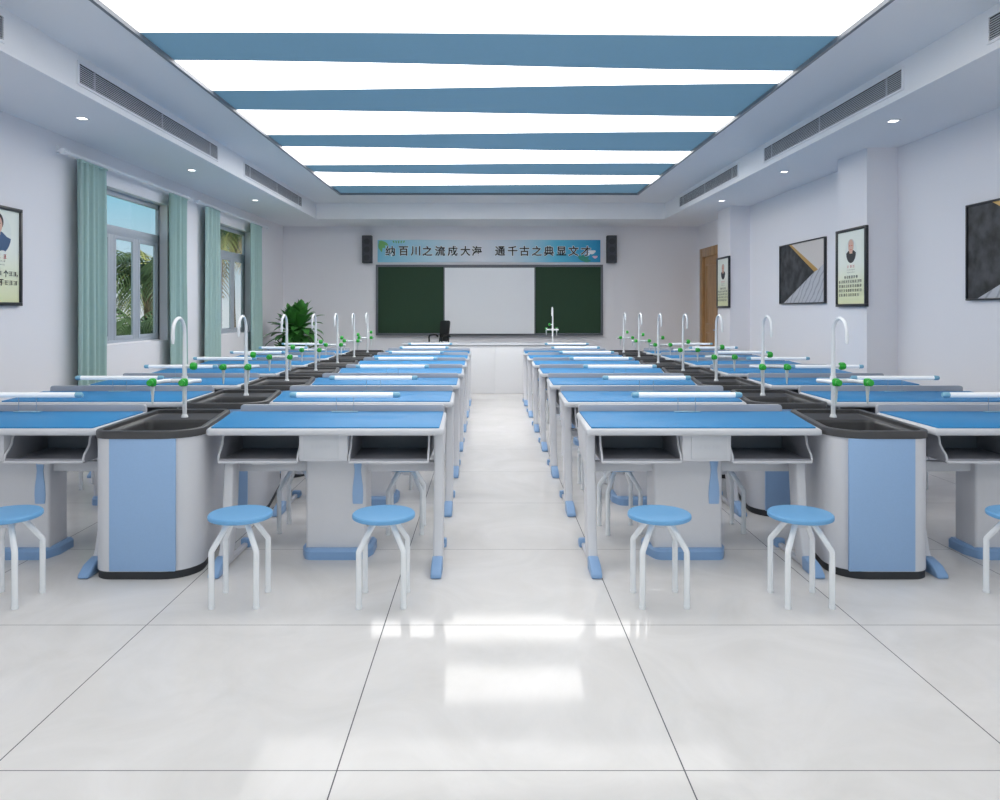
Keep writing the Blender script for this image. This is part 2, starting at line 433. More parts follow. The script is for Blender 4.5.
# air vents in the soffit faces
def vent(x, sgn, y0, y1, label):
    z0, z1 = 3.155, 3.305
    t = thing('air_vent', (x, (y0+y1)/2, z0), label, 'air vent', 'slotted vents in the ceiling soffits')
    L0 = (x, (y0+y1)/2, z0)
    f = lambda d: x+sgn*d
    def bb(b, d0, d1, a, c, e, g): b.box(min(f(d0), f(d1)), max(f(d0), f(d1)), a, c, e, g)
    b = MB(); bb(b, -.02, .002, y0, y1, z0, z1); b.build('backing', M['ventd'], t, L0)
    b = MB(); bb(b, -.02, .012, y0-.02, y1+.02, z0-.018, z0); bb(b, -.02, .012, y0-.02, y1+.02, z1, z1+.018); bb(b, -.02, .012, y0-.02, y0, z0, z1); bb(b, -.02, .012, y1, y1+.02, z0, z1)
    b.build('frame', M['ceil'], t, L0)
    b = MB()
    for i in range(9):
        z = z0+.008+i*(z1-z0-.012)/9
        bb(b, .003, .009, y0, y1, z, z+.0058)
    b.build('louvres', M['slat'], t, L0)
    for yy in (y0+.23, (y0+y1)/2, y1-.23):
        b = MB(); bb(b, .002, .011, yy-.006, yy+.006, z0, z1); b.build('divider', M['slat'], t, L0)
for y0, y1, w in ((1.9, 4.89, 'cut by the picture edge'), (5.80, 8.78, 'above the first curtained window'), (9.76, 12.78, 'above the far window, toward the blackboard')):
    vent(SXL, 1, y0, y1, 'long slotted vent in the window-side soffit, '+w)
for y0, y1, w in ((1.95, 4.91, 'cut by the picture edge'), (5.94, 8.89, 'above the big near pillar'), (9.83, 12.80, 'above the far pillar, toward the door')):
    vent(SXR, -1, y0, y1, 'long slotted vent in the door-side soffit, '+w)
# square downlights
def spot(x, y, label):
    t = thing('downlight', (x, y, ZS), label, 'downlight', 'square downlights in the soffits')
    b = MB(); o = .044; i = .035
    for x0, x1, y0, y1 in ((-o, o, -o, -i), (-o, o, i, o), (-o, -i, -i, i), (i, o, -i, i)): b.box(x+x0, x+x1, y+y0, y+y1, ZS-.006, ZS+.002)
    b.build('bezel', M['white'], t, (x, y, ZS))
    box('diffuser', M['spot'], x-i, x+i, y-i, y+i, ZS-.004, ZS+.002, t, loc=(x, y, ZS))
for y, w in ((6.57, 'before the first curtain'), (9.01, 'above the first window'), (11.47, 'above the far window')): spot(-3.50, y, 'small square lit downlight in the window-side soffit, '+w)
for y, w in ((6.66, 'on the viewer side of the near pillar'), (9.11, 'just beyond the near pillar'), (11.53, 'beside the far pillar')): spot(3.56, y, 'small square lit downlight in the door-side soffit, '+w)

# ------------------------------------------------------------------ windows, curtains
for wi, (y0, y1) in enumerate(WIN):
    w = bpy.data.objects.new('window_%d' % (wi+1), None); COL.objects.link(w); w.location = (XL-.12, (y0+y1)/2, WZ0); structure(w)
    L0 = (XL-.12, (y0+y1)/2, WZ0)
    x0, x1 = XL-.135, XL-.1
    b = MB(); f = .05
    b.box(x0, x1, y0, y1, WZ0, WZ0+.045); b.box(x0, x1, y0, y1, WZ1-.06, WZ1); b.box(x0, x1, y0, y0+f, WZ0, WZ1); b.box(x0, x1, y1-f, y1, WZ0, WZ1)
    b.box(x0, x1, y0, y1, 2.26, 2.36)
    b.build('window_frame', M['wframe'], w, L0, .004)
    # three casements under the transom: stiles between
    for c in range(3):
        a1 = y1-.098-c*.586; a0 = a1-.496 if c < 2 else y0+.098
        pm = MB(); pm.box(x0, x1, a1, a1+.09 if c else y1, WZ0+.045, 2.26); pm.build('mullion', M['wframe'], w, L0, .003)
        if c == 2: pm = MB(); pm.box(x0, x1, y0, a0, WZ0+.045, 2.26); pm.build('mullion', M['wframe'], w, L0, .003)
        b = MB(); s = .05; X0, X1 = XL-.120, XL-.096
        b.box(X0, X1, a0, a0+s, WZ0+.045, 2.26); b.box(X0, X1, a1-s, a1, WZ0+.045, 2.26)
        b.box(X0, X1, a0+s, a1-s, WZ0+.045, WZ0+.09); b.box(X0, X1, a0+s, a1-s, 2.215, 2.26)
        sash = b.build('sash', M['wframe'], w, L0, .004)
        b = MB(); b.box(XL-.106, XL-.102, a0+s, a1-s, WZ0+.09, 2.215); b.build('pane', M['glass'], sash, L0)
    b = MB(); b.box(XL-.108, XL-.104, y0+f, y1-f, 2.36, WZ1-.06); b.build('pane', M['glass'], w, L0)
    b = MB(); b.box(XL-.14, XL-.09, y0+.005, y1-.005, WZ0-.0, WZ0+.012); b.build('window_sill', M['wall'], w, L0)

def curtain(y0, y1, label):
    z0, z1 = .04, 2.868; n = int((y1-y0)*90); b = MB(); rows = 14; ph = random.random()*6
    k = max(3, round((y1-y0)/.105)); X = XL+.115
    front, back = [], []
    for r in range(rows+1):
        z = z0+(z1-z0)*r/rows; l = []
        for i in range(n+1):
            u = i/n
            a = .032*(1-.25*math.sin(r/rows*3+ph)*math.sin(u*5+ph))
            x = X+a*math.sin(2*PI*k*u+.5*math.sin(u*9+ph)+.25*math.sin(r*.35+ph))+.008*math.sin(13*u+ph)
            y = y0+(y1-y0)*(u+.012*math.sin(2*PI*k*u*2+ph))
            l.append((x, y, z))
        front.append(l)
    m = n+1
    vs = [p for l in front for p in l]+[(p[0]-.006, p[1], p[2]) for l in front for p in l]; o = m*(rows+1); fs = []
    for r in range(rows):
        for i in range(n):
            fs.append((r*m+i, r*m+i+1, (r+1)*m+i+1, (r+1)*m+i)); fs.append((o+r*m+i, o+(r+1)*m+i, o+(r+1)*m+i+1, o+r*m+i+1))
    for r in range(rows):
        for i in (0, n):
            fs.append((r*m+i, (r+1)*m+i, o+(r+1)*m+i, o+r*m+i))
    for i in range(n):
        for r in (0, rows): fs.append((r*m+i, r*m+i+1, o+r*m+i+1, o+r*m+i))
    b.add(vs, fs)
    t = thing('curtain', (X, (y0+y1)/2, z0), label, 'curtain', 'pale green curtains on the window wall')
    b.build('drape', M['curtain'], t, (X, (y0+y1)/2, z0), angle=80)
    b = MB()                       # gathered heading tape
    loops = []
    b.box(X-.012, X+.012, y0+.005, y1-.005, z1-.012, z1+.006)
    b.build('heading', M['curtain'], t, (X, (y0+y1)/2, z0))
curtain(7.31, 7.87, 'pale green pleated curtain before the near window, closest to the poster')
curtain(9.42, 9.98, 'pale green pleated curtain beyond the near window')
curtain(10.66, 11.19, 'pale green pleated curtain before the far window')
curtain(12.66, 13.28, 'pale green pleated curtain beyond the far window, closest to the plant')
for y0, y1, lab in ((7.06, 10.10, 'pale curtain rod above the near window'), (10.38, 13.62, 'pale curtain rod above the far window')):
    X = XL+.115; L0 = (X, (y0+y1)/2, 2.896)
    t = thing('curtain_rod', L0, lab, 'curtain rod', 'curtain rods')
    b = MB(); b.tube([(X, y0, 2.896), (X, y1, 2.896)], .017); b.build('rod', M['rod'], t, L0)
    for yy in (y0, y1):
        b = MB(); b.lathe([(.012, -.03), (.026, -.026), (.03, 0), (.026, .026), (.012, .03)], (X, yy, 2.896), 14, 'y'); b.build('finial', M['rod'], t, L0)
        b = MB(); yb = yy+(.1 if yy == y0 else -.1); b.box(XL, X, yb-.012, yb+.012, 2.905, 2.925); b.box(XL, XL+.008, yb-.02, yb+.02, 2.89, 2.97); b.build('bracket', M['rod'], t, L0)

# door in the right wall
d = bpy.data.objects.new('door_1', None); COL.objects.link(d); d.location = (XR, (DY0+DY1)/2, 0); structure(d); L0 = (XR, (DY0+DY1)/2, 0)
b = MB()
for y0, y1, z0, z1 in ((DY0-.08, DY0+.09, 0, DZ+.08), (DY1-.09, DY1+.08, 0, DZ+.08), (DY0+.09, DY1-.09, DZ-.09, DZ+.08)): b.box(XR-.02, XR+.1, y0, y1, z0, z1)
b.build('casing', M['wood'], d, L0, .006)
b = MB(); b.box(XR+.03, XR+.075, DY0+.09, DY1-.09, .006, DZ-.09); lf = b.build('door_leaf', M['wood'], d, L0)
b = MB()
for z0, z1 in ((.2, 1.0), (1.14, 2.3)):
    for y0, y1, a, c in ((DY0+.22, DY1-.22, z0, z0+.03), (DY0+.22, DY1-.22, z1-.03, z1), (DY0+.22, DY0+.25, z0, z1), (DY1-.25, DY1-.22, z0, z1)): b.box(XR+.02, XR+.034, y0, y1, a, c)
b.build('moulding', M['wood'], lf, L0, .004)
b = MB(); b.tube([(XR+.035, DY0+.17, 1.05), (XR-.02, DY0+.17, 1.05), (XR-.02, DY0+.3, 1.05)], .011); b.box(XR+.02, XR+.032, DY0+.14, DY0+.2, .97, 1.13); b.build('handle', M['steel'], lf, L0, 0)

# ------------------------------------------------------------------ blackboard wall
S = 50.4
bx = lambda px: (px-487)/S
bz = lambda py: 1.42+(310-py)/S
L0 = (bx(489.4), YB, bz(335.4))
t = thing('blackboard', L0, 'long green sliding blackboard with white screen in the middle, on the end wall', 'blackboard')
x0, x1, z0, z1 = bx(376), bx(602.8), bz(335.4), bz(264.8)
b = MB(); f = .045
b.box(x0, x1, YB-.06, YB, z0, z0+f); b.box(x0, x1, YB-.06, YB, z1-f, z1); b.box(x0, x0+f, YB-.06, YB, z0+f, z1-f); b.box(x1-f, x1, YB-.06, YB, z0+f, z1-f)
b.build('board_frame', M['board_f'], t, L0, .006)
for a, c in ((x0+f, bx(444)), (bx(535.3), x1-f)):
    pb = box('green_panel', M['board_g'], a, c, YB-.045, YB-.002, z0+f, z1-f, t, 0, L0)
b = MB(); a, c = bx(443.6), bx(535.4); g = .03
b.box(a, c, YB-.075, YB-.002, bz(334.2), bz(267)); sc = b.build('screen_frame', M['board_f'], t, L0, .006)
box('screen', M['screen'], a+g*.8, c-g*.8, YB-.079, YB-.07, bz(333.6), bz(267.9), sc, 0, L0)
b = MB(); b.box(x0+.05, x1-.05, YB-.11, YB-.06, z0+.0, z0+.012); b.build('chalk_ledge', M['board_f'], t, L0, .003)

# banner with writing
L0 = (bx(489), YB-.01, bz(251))
t = thing('wall_banner', L0, 'long blue and white banner with Chinese characters above the blackboard', 'banner')
x0, x1, z0, z1 = bx(377.6), bx(600.3), bz(262.2), bz(240)
box('banner_sheet', M['banner'], x0, x1, YB-.024, YB, z0, z1, t, 0, L0)
def flatpoly(b, pts, y, th=.002): b.prism_y(pts, y-th, y)
def blob(cx, cz, rx, rz, n=14, w=0, ph=0): return [(cx+rx*math.cos(2*PI*i/n)*(1+w*math.sin(3*2*PI*i/n+ph)), cz+rz*math.sin(2*PI*i/n)*(1+w*math.sin(3*2*PI*i/n+ph))) for i in range(n)]
def leafshape(cx, cz, L, W, a, n=8):
    p = [(L*i/n, W*math.sin(PI*i/n)) for i in range(n+1)]+[(L*i/n, -W*math.sin(PI*i/n)) for i in range(n-1, 0, -1)]
    return [(cx+x*math.cos(a)-z*math.sin(a), cz+x*math.sin(a)+z*math.cos(a)) for x, z in p]
b = MB()
for q in range(9):
    flatpoly(b, leafshape(x0+.02+.03*(q % 3), z1-.03-.02*(q//3), .12+.02*(q % 4), .03, -.2-.17*q), YB-.0241-.0004*q, .0003)
for q in range(5): flatpoly(b, leafshape(x0+.3+.06*q, z1-.01, .06, .014, -1.0-.3*q), YB-.0241-.0004*q, .0003)
b.build('printed_leaves', M['bgreen'], t, L0, smooth=False)
b = MB()
for q in range(5): flatpoly(b, leafshape(bx(583), z0+.02, .16, .03, .1+.55*q), YB-.0241-.0004*q, .0003)
b.build('printed_leaves', M['bgreen2'], t, L0, smooth=False)
b = MB(); flatpoly(b, blob(bx(592), bz(252), .07, .04, 14, .2), YB-.0262, .0003); flatpoly(b, blob(bx(588), bz(254), .05, .03, 14, .2), YB-.0267, .0003); b.build('printed_blossom', M['bwhite'], t, L0, smooth=False)
b = MB(); flatpoly(b, blob(bx(595), bz(257), .05, .026, 14, .2), YB-.0264, .0003); b.build('printed_blossom', M['bpink'], t, L0, smooth=False)
def glyph(name, ch, cx, cz, size, y, m, parent, L0, off=0, ext=.0006, wy=1.0):
    """one character as a thin mesh in the XZ plane facing -Y"""
    cu = bpy.data.curves.new(name, 'FONT'); cu.body = ch; cu.size = size; cu.align_x = 'CENTER'; cu.align_y = 'CENTER'
    cu.extrude = ext; cu.offset = off; cu.resolution_u = 3
    o = bpy.data.objects.new(name, cu); COL.objects.link(o)
    dg = bpy.context.evaluated_depsgraph_get()
    me = bpy.data.meshes.new_from_object(o.evaluated_get(dg))
    bpy.data.objects.remove(o); bpy.data.curves.remove(cu)
    return me
def glyph_mb(chars, size, off=0, ext=.0006):
    """[(char, x, z)] -> MB in XZ plane at y=0, glyph boxes centred"""
    b = MB()
    for ch, cx, cz in chars:
        me = glyph('g', ch, 0, 0, size, 0, None, None, None, off, ext)
        vs = [v.co.copy() for v in me.vertices]
        if vs:
            mx = (min(v.x for v in vs)+max(v.x for v in vs))/2; mz = (min(v.y for v in vs)+max(v.y for v in vs))/2
            b.add([(v.x-mx+cx, -v.z, v.y-mz+cz) for v in vs], [tuple(p.vertices) for p in me.polygons])
        bpy.data.meshes.remove(me)
    return b
PX = [390.2, 403.6, 415.5, 427.4, 440, 452.6, 465.4, 476.8, 500.1, 512.6, 524.4, 536.8, 548.8, 561.3, 573.5, 585.6]
chars = [(c, bx(p), bz(251.0)) for c, p in zip('纳百川之流成大海通千古之典显文才', PX)]
for size, off, yy, mk, nm in ((.205, .011, YB-.0275, 'bwhite', 'lettering_outline'), (.205, .004, YB-.0290, 'ink', 'lettering')):
    b = glyph_mb(chars, size, off, .0004)
    b.v = [(v[0], v[1]+yy, v[2]) for v in b.v]
    b.build(nm, M[mk], t, L0, smooth=False)
# loudspeakers
for px, lab in ((367.8, 'black wall loudspeaker on the window side of the banner'), (611, 'black wall loudspeaker on the door side of the banner')):
    L0 = (bx(px), YB, bz(263)); t = thing('wall_speaker', L0, lab, 'loudspeaker', 'loudspeakers beside the banner')
    x0, x1, z0, z1 = bx(px)-.095, bx(px)+.095, bz(263.2), bz(236)
    box('cabinet', M['spk'], x0, x1, YB-.16, YB, z0, z1, t, .008, L0)
    g = box('grille', M['grille'], x0+.012, x1-.012, YB-.168, YB-.158, z0+.012, z1-.012, t, .004, L0)
    b = MB()
    for k in range(3):
        cz = z0+.1+k*.16; b.lathe([(.055, -.006), (.062, 0), (.055, .004), (.03, .004), (.02, -.003)], (bx(px), YB-.167, cz), 18, 'y')
    b.build('driver', M['spk'], t, L0)

# ------------------------------------------------------------------ pictures
def mb_wall(pts_uv, side, X, yc, zc, d0, d1):
    """polygon in wall coordinates (u to the viewer's right, v up) as a slab between depths d0, d1 off the wall"""
    # side +1: right wall (faces -X): viewer's right = smaller Y.  side -1: left wall: viewer's right = larger Y
    b = MB()
    a = [(X-side*d0, yc-side*u, zc+v) for u, v in pts_uv]; c = [(X-side*d1, yc-side*u, zc+v) for u, v in pts_uv]
    b.loft([a, c]); return b
def framed(name, side, X, y0, y1, z0, z1, fr, label, cat, group=None, depth=.035):
    yc, zc = (y0+y1)/2, (z0+z1)/2; L0 = (X, yc, zc)
    t = thing(name, L0, label, cat, group)
    w, h = (y1-y0)/2, (z1-z0)/2
    b = MB()
    for u0, u1, v0, v1 in ((-w, w, h-fr, h), (-w, w, -h, -h+fr), (-w, -w+fr, -h+fr, h-fr), (w-fr, w, -h+fr, h-fr)):
        q = mb_wall([(u0, v0), (u1, v0), (u1, v1), (u0, v1)], side, X, yc, zc, 0, depth); b.add(q.v, q.f)
    b.build('picture_frame', M['frameb'], t, L0, .003)
    return t, L0, w-fr, h-fr, yc, zc
def poster(side, X, y0, y1, label, kind):
    t, L0, w, h, yc, zc = framed('portrait_poster', side, X, y0, y1, 1.455, 2.287, .03, label, 'poster', 'framed portrait posters')
    P = lambda pts, d0, d1: mb_wall(pts, side, X, yc, zc, d0, d1)
    q = P([(-w, -h), (w, -h), (w, h), (-w, h)], 0, .02); q.build('paper', M['paper'], t, L0)
    D = [.0205]
    def layer(nm, pts_list, m):
        b = MB()
        for pts in pts_list: q = P(pts, D[0]-.0006, D[0]+.0004); b.add(q.v, q.f)
        D[0] += .0006; return b.build(nm, m, t, L0, smooth=False)
    oz = h-(.205 if kind == 'a' else .212); Q = .95 if kind == 'a' else .68
    def SCL(l): return [[(x*Q, oz+(z-oz)*Q) for x, z in p] for p in l]
    layer('printed_oval', SCL([blob(0, oz, .185, .185, 36)]), M['oval'])
    ci = lambda px, pz, r, a0, a1, n=20: [(px+r*math.cos(a0+(a1-a0)*i/n), pz+r*math.sin(a0+(a1-a0)*i/n)) for i in range(n+1)]
    if kind == 'a':
        layer('printed_clothing', SCL([ci(0, oz, .18, PI*1.06, PI*1.94)+[(.12, oz-.02), (.05, oz+.02), (-.05, oz+.02), (-.12, oz-.02)]]), M['clothb'])
        layer('printed_neck', SCL([[(-.03, oz-.01), (.03, oz-.01), (.026, oz+.05), (-.026, oz+.05)]]), M['skin'])
        layer('printed_hair', SCL([blob(0, oz+.105, .072, .075, 24)]), M['hairb'])
        layer('printed_face', SCL([blob(0, oz+.078, .055, .072, 24)]), M['skin'])
        layer('printed_hands', SCL([blob(.06, oz-.165, .05, .022, 12), blob(-.06, oz-.165, .05, .022, 12)]), M['oval'])
        layer('printed_features', SCL([blob(-.02, oz+.09, .008, .004, 8), blob(.02, oz+.09, .008, .004, 8), blob(0, oz+.045, .016, .004, 8)]), M['hairb'])
    else:
        layer('printed_clothing', SCL([ci(0, oz-.03, .155, PI*1.0, PI*2.0)+[(.1, oz-.0), (.05, oz+.02), (-.05, oz+.02), (-.1, oz)]]), M['clothk'])
        layer('printed_neck', SCL([[(-.045, oz-.04), (.045, oz-.04), (.05, oz+.03), (-.05, oz+.03)]]), M['skin'])
        layer('printed_hair', SCL([blob(0, oz+.12, .094, .07, 24)]), M['hairg'])
        layer('printed_face', SCL([blob(0, oz+.075, .085, .105, 28)]), M['skin'])
        layer('printed_features', SCL([blob(-.034, oz+.085, .017, .008, 8), blob(.034, oz+.085, .017, .008, 8), blob(0, oz+.022, .028, .005, 8)]), M['inkred'])
    # lettering too small to read: little clusters of strokes, row by row
    def strokes(cx, cz, s):
        out = []
        for k in range(3):
            z = cz+s*(-.36+.36*k); ww = s*random.choice((.4, .55, .6)); hh = s*.04
            out.append([(cx-ww, z-hh), (cx+ww, z-hh), (cx+ww, z+hh), (cx-ww, z+hh)])
        for k in range(random.choice((1, 2, 2))):
            x = cx+s*random.uniform(-.4, .4); hh = s*random.choice((.36, .42)); ww = s*.07
            out.append([(x-ww, cz-hh), (x+ww, cz-hh), (x+ww, cz+hh), (x-ww, cz+hh)])
        return out
    def row(n, z, s, x0=None, gap=1.12):
        out = []; x0 = -(n-1)*s*gap/2 if x0 is None else x0
        for i in range(n): out += strokes(x0+i*s*gap, z, s)
        return out
    layer('printed_name', row(3, h-(.39 if kind == 'a' else .375), .042 if kind == 'a' else .03, gap=2.0), M['inkred'])
    layer('printed_dates', row(8, h-(.43 if kind == 'a' else .41), .012, gap=1.9)+row(7, h-(.46 if kind == 'a' else .437), .012, gap=2.0), M['inkgrey'])
    s = .034; body = []
    if kind == 'a':
        rows = [(6, -.19), (7, -.27)]
        chars = []
        for i, ch in enumerate('个'): pass
        body = row(3, -.145, .042, -.08, 1.3)+row(5, -.222, .042, -w+.06, 1.35)
        # the characters that can be read
        g = glyph_mb([('个', .10, -.145), ('，', w-.03, -.16), ('不', .04, -.222)], .062, .0012, .0003)
        gb = MB()
        q = [(X-side*(.0225-v[1]), yc-side*v[0], zc+v[2]) for v in g.v]
        gb.add(q, g.f); gb.build('lettering', M['ink'], t, L0, smooth=False)
        body += row(2, -.145, .042, .16, 1.35)+row(3, -.222, .042, .105, 1.4)
    else:
        body = row(6, -.10, s, -w+.18, 1.5)
        for k, n in enumerate((10, 10, 10, 9)): body += row(n, -.10-.0475*(k+1), s, -w+.055, 1.5)
    layer('printed_text', body, M['ink'])
poster(-1, XL, 5.95, 6.575, 'framed poster with portrait of a person in blue, on the window wall', 'a')
poster(1, 3.885, 7.735, 8.40, 'framed poster with portrait of a bald person, on the near pillar', 'b')
poster(1, 3.885, 12.12, 12.76, 'narrow-looking framed portrait poster on the far pillar beside the door', 'b')
def art(y0, y1, label):
    t, L0, w, h, yc, zc = framed('abstract_picture', 1, XR, y0, y1, 1.502, 2.33, .016, label, 'picture', 'abstract triangle pictures')
    F = lambda pts: [(-w+2*w*u, -h+2*h*v) for u, v in pts]
    def lay(nm, pts, m, d): mb_wall(F(pts), 1, XR, yc, zc, .002, d).build(nm, m, t, L0, smooth=False)
    lay('charcoal_field', [(0, 0), (.09, 0), (.79, .49), (.22, 1), (0, 1)], M['artk'], .022)
    lay('gold_band', [(.22, 1), (.79, .49), (.87, .52), (.275, 1)], M['artg'], .0222)
    lay('beige_field', [(.275, 1), (.87, .52), (1, .61), (1, 1)], M['artb'], .0218)
    lay('marble_field', [(.09, 0), (1, 0), (1, .61), (.87, .52), (.79, .49)], M['marble'], .0216)
art(9.39, 10.84, 'abstract picture of charcoal triangle with gold band, between the two pillars')
art(5.14, 6.62, 'abstract charcoal triangle picture cut off by the picture edge, viewer side of near pillar')

# ------------------------------------------------------------------ furniture
ORD = ['seventh', 'sixth', 'fifth', 'fourth', 'third', 'second', 'first']
PITCH = 1.2
PED = [(-.05, .32), (-.11, .24), (-.285, .11), (-.34, .05)]
def make_desk(s, x0, label, var):
    """s=+1: the window-side blocks, s=-1: their mirror image. local x grows toward the aisle side (times s)"""
    t = thing('lab_desk', (x0, 4.4, 0), label, 'desk', 'lab desks in seven rows')
    O = (0, 4.4, 0)
    P = lambda pts: [(s*x, y) for x, y in pts] if s > 0 else [(s*x, y) for x, y in reversed(pts)]
    def bxs(b, a, c, y0, y1, z0, z1): b.box(min(s*a, s*c), max(s*a, s*c), y0, y1, z0, z1)
    # white top with rounded nose
    FI = (-.62, -.605, -.585, -.62)[var]
    out = P([(FI, 4.135), (.70, 4.135), (.675, 4.83), (-.692, 4.83)])
    l0 = rpoly(out, [.03, .03, .01, .01], 4)
    zs = [(.735, .010), (.741, .002), (.752, 0), (.764, .002), (.771, .010)]
    b = MB(); b.loft([[(x, y, z) for x, y in inset(l0, d)] for z, d in zs]); b.build('desk_top', M['dwhite'], t, O, angle=50)
    mt = P([(FI+.022, 4.165), (.668, 4.165), (.655, 4.815), (-.678, 4.815)])
    b = MB(); b.prism_z(rpoly(mt, .006, 2), .770, .7785); b.build('top_mat', M['blue'], t, O, .0015)
    # raised lip along the rear edge
    pz = rpoly([(-.635, .74), (.66, .74), (.66, .819), (-.635, .819)], [.004, .004, .02, .02], 4)
    b = MB(); b.prism_y([(s*x, z) for x, z in pz], 4.826, 4.856); b.build('rear_lip', M['lip'], t, O, .003)
    # legs
    for lx in ((.70, .66, .66, .734)[var], -.515):
        b = MB(); ft = [(4.12, .03), (4.25, .03), (4.29, .10), (4.33, .25), (4.36, .5)]; bk = [(4.245, .5), (4.215, .25), (4.17, .10)]
        top = [(4.375, .735), (4.26, .735)] if lx > 0 else [(4.362, .577), (4.248, .577)]
        b.prism_x(ft+top+bk, s*lx-.027, s*lx+.027)
        leg = b.build('leg', M['white'], t, O, .011, 3); l2 = lx-.032 if lx > .66 else lx
        b = MB(); b.prism_x([(4.11, .004), (4.57, .004), (4.57, .03), (4.11, .03)], -.015, .015); b.v = [(v[0]+s*(lx+(l2-lx)*(v[1]-4.11)/.46), v[1], v[2]) for v in b.v]; b.build('foot_rail', M['white'], leg, O, .008)
        b = MB(); b.prism_x([(4.0, .004), (4.02, 0), (4.165, 0), (4.175, .072), (4.14, .078), (4.06, .06), (4.005, .025)], s*lx-.029, s*lx+.029); b.build('foot_cap', M['cap'], leg, O, .009, 3)
        b = MB(); b.prism_x([(4.54, 0), (4.61, 0), (4.622, .01), (4.61, .035), (4.58, .05), (4.54, .052)], s*l2-.028, s*l2+.028); b.build('foot_cap', M['cap'], leg, O, .008, 3)
        # upper bracket plate behind the leg
        b = MB(); b.prism_x([(4.30, .735 if lx > 0 else .575), (4.76, .735 if lx > 0 else .575), (4.76, .66 if lx > 0 else .565), (4.66, .55), (4.40, .50), (4.30, .50)], s*l2-.012, s*l2+.012); b.build('side_plate', M['white'], t, O, .004)
    b = MB(); bxs(b, -.515, .66, 4.40, 4.44, .485, .545); b.build('cross_rail', M['white'], t, O, .008)
    # open book trays
    for a, c in ((-.55, -.115), (.17, .605)):
        prof = [(4.195, .583), (4.19, .597), (4.20, .62), (4.232, .645), (4.255, .67), (4.262, .70), (4.285, .734), (4.60, .734), (4.63, .583)]
        b = MB(); th = .009
        b.prism_x(prof, s*a-th/2, s*a+th/2); b.prism_x(prof, s*c-th/2, s*c+th/2)
        bxs(b, a, c, 4.19, 4.63, .576, .586)            # bottom
        bxs(b, a, c, 4.186, 4.20, .576, .60)           # front lip
        bxs(b, a, c, 4.60, 4.612, .585, .734)          # back
        tray = b.build('book_tray', M['tray'], t, O, .002)
        b = MB(); rim = [(y-.002, z) for y, z in prof[:7]]
        for q in (a, c): b.tube([(s*q, y, z) for y, z in rim], .006, 6)
        b.tube([(s*a, 4.187, .582), (s*c, 4.187, .582)], .008, 8); b.build('tray_rim', M['white'], tray, O)
        b = MB(); mid = s*(a+c)/2
        b.prism_y([(mid-.05, .577), (mid-.03, .570), (mid+.03, .570), (mid+.05, .577)], 4.184, 4.20); b.build('finger_grip', M['white'], tray, O, .002)
    # socket box between the trays
    b = MB(); bxs(b, -.11, .16, 4.20, 4.52, .583, .7345); sb = b.build('socket_box', M['white'], t, O, .006)
    b = MB(); bxs(b, -.087, .112, 4.196, 4.21, .597, .727); b.build('box_cover', M['dwhite'], sb, O, .003)
    b = MB()
    for k in range(5):
        cx = s*.0125+(k-2)*.024
        b.box(cx-.008, cx+.008, 4.1945, 4.197, .658, .661); b.box(cx-.008, cx+.008, 4.1945, 4.197, .668, .671); b.box(cx-.002, cx+.002, 4.1945, 4.197, .652, .676)
    b.build('embossed_mark', M['faint'], sb, O, smooth=False)
    # pedestal column with blue shoe and blue waisted strip
    xa, xb = PED[var]
    pl = rpoly([(xa, 4.355), (xb, 4.355), (xb, 4.555), (xa, 4.555)], .02, 4)
    b = MB(); b.prism_z(pl, .035, .575); ped = b.build('pedestal', M['white'], t, O)
    sh = rpoly([(xa-.03, 4.42), (xa+.01, 4.315), (xb-.01, 4.315), (xb+.03, 4.42), (xb+.03, 4.575), (xa-.03, 4.575)], [.03, .05, .05, .03, .02, .02], 4)
    b = MB(); b.loft([[(x, y, 0) for x, y in sh], [(x, y, .045) for x, y in sh], [(x, y, .06) for x, y in inset(sh, .015)]]); b.build('pedestal_shoe', M['cap'], ped, O)
    rx = xb-.05
    hw = [(0, .028), (.05, .031), (.10, .029), (.15, .022), (.19, .018), (.23, .022), (.262, .028)]
    pr = [(rx+w, .31+h) for h, w in hw]; prl = [(rx-w, .31+h) for h, w in reversed(hw)]
    b = MB(); b.prism_y(pr+prl, 4.348, 4.36); b.build('blue_strip', M['panel'], ped, O, .004)
    return t
def make_lamp(x0, label):
    t = thing('tube_lamp', (x0, 4.78, .7785), label, 'lamp', 'white tube lamps on the lab desks')
    O = (0, 4.78, .7785)
    b = MB(); b.prism_z(rpoly([(-.082, 4.762), (.082, 4.762), (.082, 4.798), (-.082, 4.798)], .006, 3), .7785, .783); b.build('base', M['plate'], t, O, .001)
    for x in (-.055, .055):
        b = MB(); b.tube([(x, 4.78, .782), (x, 4.78, .872)], .0022, 6); b.build('stem', M['steel'], t, O)
    b = MB(); b.lathe([(.012, -.305), (.0165, -.305), (.0165, .305), (.012, .305)], (0, 4.78, .885), 16, 'x'); b.build('tube', M['tubeon'], t, O)
    for sg in (-1, 1):
        b = MB(); b.lathe([(.0165, sg*.303), (.018, sg*.306), (.018, sg*.336), (.013, sg*.346)], (0, 4.78, .885), 14, 'x'); b.build('end_cap', M['lcap'], t, O)
    return t
def knob_prof(L=.046, R=.027): return [(R*.5, 0), (R*.9, .002), (R, .008), (R, L*.55), (R*.86, L*.8), (R*.8, L), (R*.3, L+.003)]
